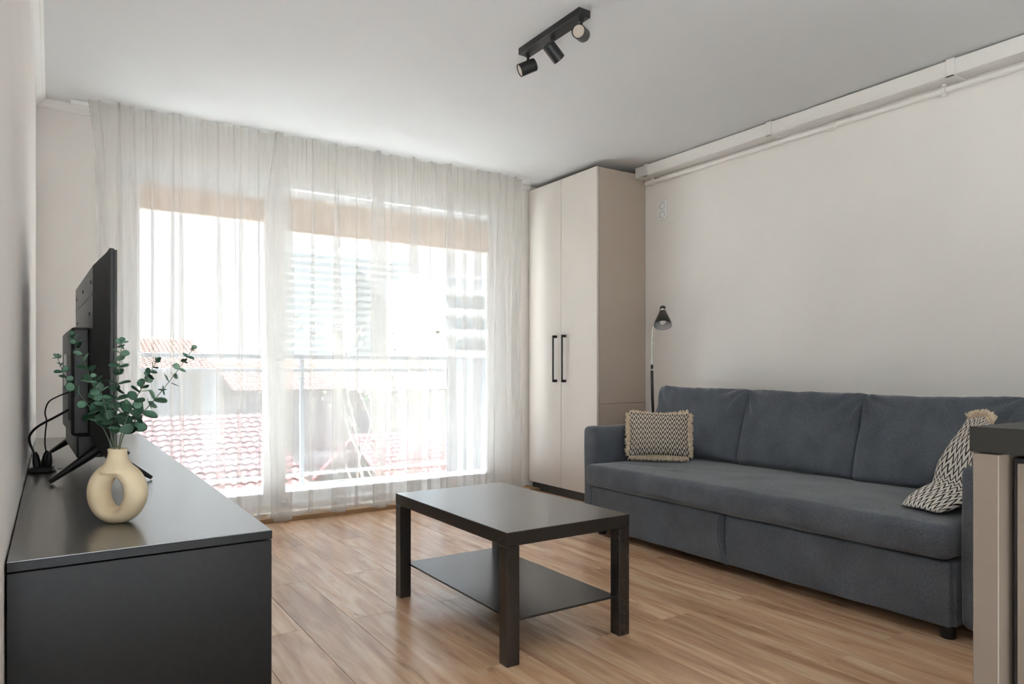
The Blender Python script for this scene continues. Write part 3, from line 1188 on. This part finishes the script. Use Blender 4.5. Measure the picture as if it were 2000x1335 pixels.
def cushion(name, wd, ht, th, M, mat, parent=None, seed=0, res=34, p=5.0, wr=.006, edge=.35, topfold=0.0, uv=True, pinch=.025):
    """closed puffed cushion: local a (width), b (height), c (thickness)"""
    bm = bm_new()
    uvl = bm.loops.layers.uv.new('UVMap')
    nx, ny = res, max(10, int(res * ht / wd))
    F, Bk = [], []
    for side, store in ((1, F), (-1, Bk)):
        for j in range(ny + 1):
            row = []
            for i in range(nx + 1):
                a, b = 2 * i / nx - 1, 2 * j / ny - 1
                # denser sampling near the borders
                a = sin(a * pi / 2) * .75 + a * .25
                b = sin(b * pi / 2) * .75 + b * .25
                prof = max(0, (1 - abs(a) ** p)) ** .5 * max(0, (1 - abs(b) ** p)) ** .5
                # pinched borders between the corners
                sa = 1 - .035 * (1 - b * b) if abs(a) > 0 else 1
                t = side * th / 2 * (edge * min(1, prof * 3) + (1 - edge) * prof)
                P = Vector((a * wd / 2 * (1 - pinch * .7 * (1 - abs(b) ** 2)), b * ht / 2 * (1 - pinch * (1 - abs(a) ** 2)), t))
                if topfold:
                    for cs in (-1, 1):
                        qx, qy = (a - cs) * wd / 2, (b - 1) * ht / 2
                        rr = math.hypot(qx, qy)
                        an = math.atan2(-qy, -qx * cs)
                        P.z += side * .010 * topfold * sin(an * 11 + seed * 2.1 + cs) * math.exp(-((rr - .10) / .09) ** 2) * min(1, prof * 3)
                n = noise.noise_vector(Vector((P.x * 4, P.y * 4, side * 2)) + Vector((seed * 5.1, seed * 9.7, 0)))
                n2 = noise.noise(Vector((P.x * 22 + P.y * 6, P.y * 5, seed * 3.3 + side)))
                P.z += side * (n.z * wr * 1.2 + n2 * wr * (.35 + topfold * max(0, b) ** 2)) * min(1, prof * 2)
                P.y += n.y * wr * .8
                P.x += n.x * wr * .8
                row.append((P, ((a + 1) / 2, (b + 1) / 2)))
            store.append(row)
    vmap = {}

    def vert(s, j, i):
        border = i in (0, nx) or j in (0, ny)
        key = (0 if border else s, j, i)
        if key not in vmap:
            P = (F if s == 1 else Bk)[j][i][0].copy()
            if border:
                P = (F[j][i][0] + Bk[j][i][0]) / 2
            vmap[key] = bm.verts.new(M @ P)
        return vmap[key]
    for s, st in ((1, F), (-1, Bk)):
        for j in range(ny):
            for i in range(nx):
                idx = [(j, i), (j, i + 1), (j + 1, i + 1), (j + 1, i)]
                if s == -1:
                    idx = idx[::-1]
                f = bm.faces.new([vert(s, *q) for q in idx])
                for lp, q in zip(f.loops, idx):
                    lp[uvl].uv = st[q[0]][q[1]][1]
    return obj(name, bm, mat, parent, smooth=True)


def basis(center, right, up, front):
    m = Matrix((right, up, front)).transposed().to_4x4()
    return Matrix.Translation(center) @ m


lean = radians(17)
upv = Vector((sin(lean), 0, cos(lean)))
frv = Vector((-cos(lean), 0, sin(lean)))
for k, (y0, y1, lab) in enumerate(((2.672, 3.41, 'charcoal back cushion beside the patterned pillow, nearest the wardrobe'),
                                   (1.968, 2.690, 'charcoal back cushion in the middle of the sofa'),
                                   (1.245, 1.985, 'charcoal back cushion nearest the kitchen counter'))):
    cen = Vector((3.475, (y0 + y1) / 2, .648 - .004 * k))
    if k == 0:
        cen.y = (2.672 + 3.30) / 2 + .055
    M_ = basis(cen, Vector((0, -1, 0)), upv, frv)
    o = cushion('back_cushion', y1 - y0, .455, .20, M_, 'sofa_fabric', seed=k + 1, res=52, p=9, wr=.010, edge=.55, topfold=1.2)
    tag(o, lab, 'cushion', 'sofa back cushions')

# patterned pillow
pc = Vector((3.085, 3.045, .598))
fr_ = Vector((-.70, -.68, .28)).normalized()
rt_ = Vector((0, 0, 1)).cross(fr_).normalized()
up_ = fr_.cross(rt_).normalized()
MP = basis(pc, rt_, up_, fr_)
pl = empty('throw_pillow', (pc.x, pc.y, .44))
tag(pl, 'fringed pillow with brown and cream zigzags leaning on the sofa arm', 'pillow')
cushion('pillow_cover', .365, .275, .15, MP, 'zigzag_brown', pl, seed=9, res=44, p=2.4, wr=.008, edge=.1, pinch=.09)


def fringe_mesh(path, outs, ln, n, rad, seed):
    """many short tufts along a path; path/outs are functions of t 0..1"""
    r = random.Random(seed)
    bm = bm_new()
    for k in range(n):
        t = (k + r.random()) / n
        p = path(t)
        o = outs(t)
        jit = Vector((r.uniform(-1, 1), r.uniform(-1, 1), r.uniform(-1, 1))) * .45
        d = (o + jit).normalized()
        l = ln * r.uniform(.6, 1.15)
        mid = p + d * l * .5 + Vector((r.uniform(-1, 1), r.uniform(-1, 1), r.uniform(-1, 1))) * rad * .8
        tube(bm, [p - o * .006, mid, p + d * l], [rad, rad * 1.15, rad * .55], 4)
    return bm


def rect_edge(M, wd, ht):
    L_ = 2 * (wd + ht)

    def loc(t):
        s = t * L_
        if s < wd:
            return Vector((-wd / 2 + s, -ht / 2, 0)), Vector((0, -1, 0))
        s -= wd
        if s < ht:
            return Vector((wd / 2, -ht / 2 + s, 0)), Vector((1, 0, 0))
        s -= ht
        if s < wd:
            return Vector((wd / 2 - s, ht / 2 - .020 * (1 - (2 * s / wd - 1) ** 2), 0)), Vector((0, 1, 0))
        s -= wd
        return Vector((-wd / 2, ht / 2 - s, 0)), Vector((-1, 0, 0))
    return (lambda t: M @ loc(t)[0]), (lambda t: M.to_3x3() @ loc(t)[1])


pf, of = rect_edge(MP, .345, .258)
f_ = obj('fringe', fringe_mesh(pf, of, .030, 1000, .0034, 3), 'fringe', pl, smooth=True)
tag(f_, 'cream cotton fringe', kind='stuff')

# slumped patterned cushion at the other arm: soft bag bent over the seat
CTRL = [
    [(2.835, 1.325, .448), (2.838, 1.405, .452), (2.862, 1.480, .448)],
    [(2.94, 1.285, .470), (3.00, 1.41, .476), (3.06, 1.535, .462)],
    [(3.02, 1.265, .500), (3.15, 1.42, .500), (3.25, 1.545, .486)],
    [(3.03, 1.255, .570), (3.17, 1.40, .560), (3.285, 1.540, .560)],
    [(3.02, 1.240, .660), (3.18, 1.37, .660), (3.300, 1.500, .650)],
    [(3.02, 1.225, .740), (3.19, 1.33, .750), (3.315, 1.450, .730)],
    [(3.03, 1.220, .785), (3.20, 1.31, .800), (3.320, 1.430, .780)],
]


def bez_grid(C, nu, nv):
    rows = [smooth_path(r, nv) for r in C]
    cols = list(zip(*rows))
    out = [smooth_path(c_, nu) for c_ in cols]
    return [list(r) for r in zip(*out)]


G = bez_grid(CTRL, 8, 14)
bm = bm_new()
uvl = bm.loops.layers.uv.new('UVMap')
nr, nc = len(G), len(G[0])
top, bot = [], []
for j in range(nr):
    ra, rb = [], []
    for i in range(nc):
        P = G[j][i]
        du = G[min(j + 1, nr - 1)][i] - G[max(j - 1, 0)][i]
        dv = G[j][min(i + 1, nc - 1)] - G[j][max(i - 1, 0)]
        n = du.cross(dv).normalized()
        a, b = 2 * i / (nc - 1) - 1, 2 * j / (nr - 1) - 1
        t = .020 * (max(0, 1 - abs(a) ** 4) ** .5) * (max(0, 1 - abs(b) ** 6) ** .5)
        n2 = noise.noise(P * 14) * .006
        border = i in (0, nc - 1) or j in (0, nr - 1)
        va_ = bm.verts.new(P + n * (t + n2 * (0 if border else 1)))
        ra.append(va_)
        rb.append(va_ if border else bm.verts.new(P - n * (t - n2)))
    top.append(ra)
    bot.append(rb)
for j in range(nr - 1):
    for i in range(nc - 1):
        for st, fl in ((top, False), (bot, True)):
            idx = [(j, i), (j, i + 1), (j + 1, i + 1), (j + 1, i)]
            if fl:
                idx = idx[::-1]
            vv = [st[q[0]][q[1]] for q in idx]
            try:
                f = bm.faces.new(vv)
            except ValueError:
                continue
            for lp, q in zip(f.loops, idx):
                lp[uvl].uv = (q[1] / (nc - 1), q[0] / (nr - 1))
tw_ = empty('throw_pillow', (3.1, 1.4, .44))
tag(tw_, 'black and white zigzag pillow slumped behind the kitchen counter edge', 'pillow')
obj('pillow_cover', bm, 'zigzag_black', tw_, smooth=True)
topedge = smooth_path(CTRL[-1], 10)


def tp(t):
    i = min(len(topedge) - 2, int(t * (len(topedge) - 1)))
    return topedge[i].lerp(topedge[i + 1], t * (len(topedge) - 1) - i)


f_ = obj('fringe', fringe_mesh(tp, lambda t: Vector((0, 0, 1)), .030, 260, .0032, 8), 'fringe', tw_, smooth=True)
tag(f_, 'cream cotton fringe', kind='stuff')

# ================================================================== FLOOR LAMP
lp_ = empty('floor_lamp', (3.62, 3.63, 0))
tag(lp_, 'slim reading lamp with a black cone shade behind the sofa', 'lamp')
bm = bm_new()
lathe(bm, (3.62, 3.63, 0), (0, 0, 1), [(0, 0), (.115, 0), (.118, .006), (.11, .014), (.02, .022), (.012, .04), (0, .04)], 30)
obj('base', bm, 'black_metal', lp_, smooth=True, autosmooth=40)
bm = bm_new()
tube(bm, [(3.62, 3.63, .03), (3.62, 3.63, .68), (3.615, 3.632, .80), (3.612, 3.634, .99)], [.010, .010, .011, .010], 12)
obj('pole', bm, 'black_metal', lp_, smooth=True, autosmooth=50)
bm = bm_new()
tube(bm, smooth_path([(3.612, 3.634, .97), (3.612, 3.634, 1.05), (3.611, 3.634, 1.15), (3.610, 3.632, 1.23), (3.612, 3.622, 1.29), (3.622, 3.60, 1.345), (3.632, 3.565, 1.395)], 6), .0052, 10)
obj('gooseneck', bm, 'steel', lp_, smooth=True)
bm = bm_new()
lathe(bm, (3.612, 3.634, 1.00), (0, 0, 1), [(.006, 0), (.0095, .002), (.0095, .03), (.006, .032)], 14)
obj('switch', bm, 'black_plastic', lp_, smooth=True, autosmooth=40)
HC = Vector((3.63, 3.545, 1.442))
HD = Vector((-.34, -.34, -.88)).normalized()
bm = bm_new()
lathe(bm, HC, HD, [(0, 0), (.018, 0), (.021, .006), (.021, .024), (.020, .026), (.020, .036), (.024, .042), (.040, .085), (.056, .125), (.063, .155), (.0615, .155), (.054, .125), (.038, .085), (.018, .045), (0, .043)], 32)
sh = obj('lamp_shade', bm, 'black_metal', lp_, smooth=True, autosmooth=50)
bm = bm_new()
lathe(bm, HC, HD, [(.0215, .026), (.0222, .028), (.0222, .036), (.0215, .038)], 28)
obj('collar', bm, 'steel', sh, smooth=True)
bm = bm_new()
lathe(bm, HC, HD, [(.0605, .1545), (.053, .124), (.037, .0855), (.0175, .046), (0, .044)], 32)
ins = obj('shade_lining', bm, 'lining', sh, smooth=True)
bm = bm_new()
lathe(bm, HC, HD, [(.012, .05), (.013, .075), (.022, .095), (.026, .115), (.022, .134), (.012, .143), (0, .146)], 20)
obj('bulb', bm, 'bulb', sh, smooth=True)

# ================================================================== KITCHEN PENINSULA
wt = mbox('worktop', 1.231, XR - .002, -.14, .529, .860, .90, 'worktop', bev=.0015, seg=1)
tag(wt, 'dark wooden kitchen worktop at the right edge', 'worktop')
kc = empty('kitchen_cabinet', (2.5, .2, 0))
tag(kc, 'beige kitchen peninsula cabinet beneath the dark worktop', 'cabinet')
mbox('back_panel', 1.236, XR - .004, .489, .526, 0, .858, 'counter_panel', kc, bev=.0012, seg=1)
mbox('end_panel', 1.262, 1.280, -.115, .474, .10, .845, 'counter_panel', kc, bev=.001, seg=1)
mbox('body', 1.281, XR - .004, -.095, .485, .10, .850, 'plinth_dark', kc)
mbox('plinth', 1.30, XR - .004, -.06, .485, 0, .10, 'plinth_dark', kc)
for k in range(4):
    a = 1.283 + k * .63
    d = mbox('door', a, a + .627, -.115, -.096, .10, .845, 'counter_panel', kc, bev=.001, seg=1)

# unseen window added behind the viewpoint to bring in fill daylight
kw = empty('window_added', (XL2 - .1, -.55, .3))
tag(kw, 'wide white window added behind the viewpoint as fill light', kind='structure')
bm = bm_new()
for y0_, y1_, z0_, z1_ in ((-2.4, -2.34, .1, 2.45), (-.36, -.3, .1, 2.45), (-2.34, -.36, .1, .16), (-2.34, -.36, 2.39, 2.45), (-1.38, -1.32, .16, 2.39)):
    box(bm, XL2 - .12, XL2 - .06, y0_, y1_, z0_, z1_, .003, 1)
obj('window_frame', bm, 'pvc_white', kw)
for y0_, y1_ in ((-2.34, -1.38), (-1.32, -.36)):
    mbox('pane', XL2 - .093, XL2 - .087, y0_, y1_, .16, 2.39, 'window_glass', kw)

# ================================================================== BALCONY AND OUTSIDE
bs_ = mbox('balcony_floor', -.8, 4.6, YB + .3, 6.12, -.16, .0, 'balcony_tile')
tag(bs_, 'pale tiled balcony floor outside the door', kind='structure')
rl_ = empty('balcony_railing', (1.9, 6.03, 0))
tag(rl_, 'balcony railing with two grey rails above glass panels', 'railing')
for z, r in ((1.108, .019), (.992, .016)):
    bm = bm_new()
    box(bm, -.8, 3.26, 6.02 - r, 6.02 + r, z - r, z + r, .004, 1)
    obj('rail', bm, 'rail_metal', rl_)
for x in (-.78, .5, 1.80, 3.24):
    bm = bm_new()
    box(bm, x - .018, x + .018, 6.0, 6.036, 0, 1.10, .003, 1)
    obj('post', bm, 'rail_metal', rl_)
for a, b in ((-.76, .48), (.52, 1.78), (1.82, 3.22)):
    mbox('glass_panel', a, b, 6.014, 6.024, .08, .97, 'rail_glass', rl_)
pn = mbox('privacy_screen', 3.262, 4.6, 6.0, 6.04, 0, 1.125, 'grey_panel', bev=.004)
tag(pn, 'solid grey balcony screen at the right end of the railing', 'screen')

g = mbox('ground', -600, 600, -600, 900, -9.3, -9.0, 'ground')
tag(g, 'hazy green and grey ground far below the balcony', kind='structure')


def tiled_roof(parent, x0, x1, y0, z0, y1, z1, nx, ny, mat):
    """overlapping curved tiles: real relief, one mesh"""
    bm = bm_new()
    sub = 5
    nrm = Vector((0, -(z1 - z0), (y1 - y0))).normalized()
    for r in range(ny):
        ta, tb = r / ny, (r + 1.12) / ny
        for c_ in range(nx):
            xa = x0 + (x1 - x0) * c_ / nx
            xb = x0 + (x1 - x0) * (c_ + 1) / nx
            va, vb = [], []
            for k in range(sub + 1):
                q = k / sub
                hgt = .035 * sin(pi * q)
                x = xa + (xb - xa) * q
                va.append(bm.verts.new(Vector((x, y0 + (y1 - y0) * ta, z0 + (z1 - z0) * ta)) + nrm * (hgt + .035)))
                vb.append(bm.verts.new(Vector((x, y0 + (y1 - y0) * tb, z0 + (z1 - z0) * tb)) + nrm * hgt))
            for k in range(sub):
                bm.faces.new((va[k], va[k + 1], vb[k + 1], vb[k]))
    t_ = obj('roof_tiles', bm, mat, parent)
    t_['kind'] = 'stuff'
    return t_


def house(label, x0, x1, y0, y1, zb, ze, zr, wall, roof, wins=(), tiles=None, over=.3):
    h = empty('house', ((x0 + x1) / 2, (y0 + y1) / 2, zb))
    tag(h, label, 'building')
    ym = (y0 + y1) / 2
    bm = bm_new()
    box(bm, x0, x1, y0, y1, zb, ze)
    obj('wall', bm, wall, h)
    bm = bm_new()
    prism(bm, [(-over - (y1 - y0) / 2, ze - .12), (0, zr - .1), ((y1 - y0) / 2 + over, ze - .12), ((y1 - y0) / 2 + over, ze - .02), (0, zr), (-over - (y1 - y0) / 2, ze - .02)],
          (x0 - over, ym, 0), (0, 1, 0), (0, 0, 1), (1, 0, 0), x1 - x0 + 2 * over)
    rf = obj('roof', bm, roof, h)
    if tiles:
        tiled_roof(rf, x0 - over, x1 + over, y0 - over, ze - .02, ym, zr, tiles[0], tiles[1], roof)
    for wx0, wx1, wz0, wz1 in wins:
        f = mbox('window', wx0, wx1, y0 - .06, y0 + .02, wz0, wz1, 'house_white', h)
        mbox('pane', wx0 + .08, wx1 - .08, y0 - .075, y0 - .05, wz0 + .08, wz1 - .08, 'dark_glass', f)
    return h


house('low house with a red tiled roof just below the balcony', -3.5, 2.95, 9.0, 17.4, -9, -1.25, .17, 'house_beige', 'roof_red', tiles=(46, 22))
house('beige house with an orange roof behind the red roof', -1.0, 3.7, 22, 30, -9, 1.0, 2.05, 'house_beige', 'roof_orange',
      wins=((2.25, 3.35, -.55, .75), (-.2, .9, -.55, .75)), tiles=(40, 20))
house('grey house wall between the red roof and the trees', 4.3, 8.2, 23, 30, -9, .35, 1.3, 'house_grey', 'roof_orange',
      wins=((5.0, 6.0, -1.4, -.2),), tiles=(30, 16))
house('yellow house partly hidden by the bare trees', 9.0, 15.0, 26, 36, -9, .2, 1.6, 'house_yellow', 'roof_orange',
      wins=((9.8, 10.9, -1.9, -.6), (12, 13.1, -1.9, -.6)), tiles=(40, 18))
house('small house with a pale red roof beneath the right trees', 7.4, 12.9, 15.6, 22.3, -9, -2.5, -.85, 'house_beige', 'roof_red', tiles=(38, 18))

# far tower with floor bands
twr = empty('apartment_tower', (108, 290, -9))
tag(twr, 'tall white apartment tower with grey floor bands in the distance', 'building')
mbox('wall', 80, 110, 290, 305, -9, 52, 'house_white', twr)
mbox('wall', 110, 138, 296, 311, -9, 57, 'house_white', twr)
for k in range(16):
    z = 2 + k * 3.1
    mbox('floor_band', 79.5, 110.2, 289.95, 289.99, z, z + 1.3, 'band_grey', twr)
    if z < 53:
        mbox('floor_band', 110.5, 138.5, 295.95, 295.99, z + 1, z + 2.3, 'band_grey', twr)
bl = empty('apartment_block', (52, 88, -9))
tag(bl, 'white apartment block with grey balconies at the right of the view', 'building')
mbox('wall', 43, 64, 86, 100, -9, 14.6, 'house_white', bl)
for k in range(6):
    z = -3 + k * 2.9
    b = mbox('balcony', 45.5, 52, 84.6, 86, z, z + 1.0, 'house_white', bl)
    mbox('window', 45.6, 51.9, 85.85, 86.05, z + 1.05, z + 2.5, 'band_grey', bl)
    mbox('window', 54.5, 57.5, 85.9, 86.05, z + .6, z + 2.2, 'band_grey', bl)


def tree(label, base, top, spread, seed, leafy):
    r = random.Random(seed)
    h = empty('tree', base)
    tag(h, label, 'tree', 'trees below the balcony')
    bm = bm_new()
    tips = []

    def grow(p, d, l, rad, lev):
        n = 3
        pts = [p]
        q = p
        for k in range(n):
            d = (d + Vector((r.uniform(-.2, .2), r.uniform(-.2, .2), r.uniform(-.05, .15)))).normalized()
            q = q + d * l / n
            pts.append(q)
        tube(bm, pts, [rad * (1 - .35 * k / n) for k in range(n + 1)], 5, caps=False)
        if lev == 0:
            tips.append(q)
            return
        for k in range(3 if lev > 1 else 2):
            a = r.uniform(0, 2 * pi)
            nd_ = (d * .8 + Vector((cos(a), sin(a), r.uniform(-.1, .5))) * spread).normalized()
            grow(pts[r.choice((2, 3))], nd_, l * r.uniform(.55, .75), rad * .55, lev - 1)
    H_ = top - base[2]
    grow(Vector(base), Vector((0, 0, 1)), H_ * .42, .13, 4)
    obj('branches', bm, 'bark', h, smooth=True)
    bm = bm_new()
    for t_ in tips:
        for k in range(leafy):
            c_ = t_ + Vector((r.gauss(0, .22), r.gauss(0, .22), r.gauss(0, .2)))
            u, v = frame_of((r.uniform(-1, 1), r.uniform(-1, 1), r.uniform(-.3, 1)))
            s_ = r.uniform(.04, .08)
            bm.faces.new([bm.verts.new(c_ + u * a_ * s_ + v * b_ * s_ * .6) for a_, b_ in ((-1, 0), (0, -1), (1, 0), (0, 1))])
    if leafy:
        f = obj('leaves', bm, 'foliage', h)
        f['kind'] = 'stuff'
    else:
        bm.free()


tree('bare branching tree in front of the grey house wall', (4.9, 11.6, -9), 1.6, .38, 21, 2)
tree('thin tree with a few green leaves left of the balcony screen', (7.2, 12.0, -9), 1.2, .38, 22, 7)
tree('fuller green tree beside the grey balcony screen', (10.8, 12.6, -9), 1.8, .38, 23, 12)
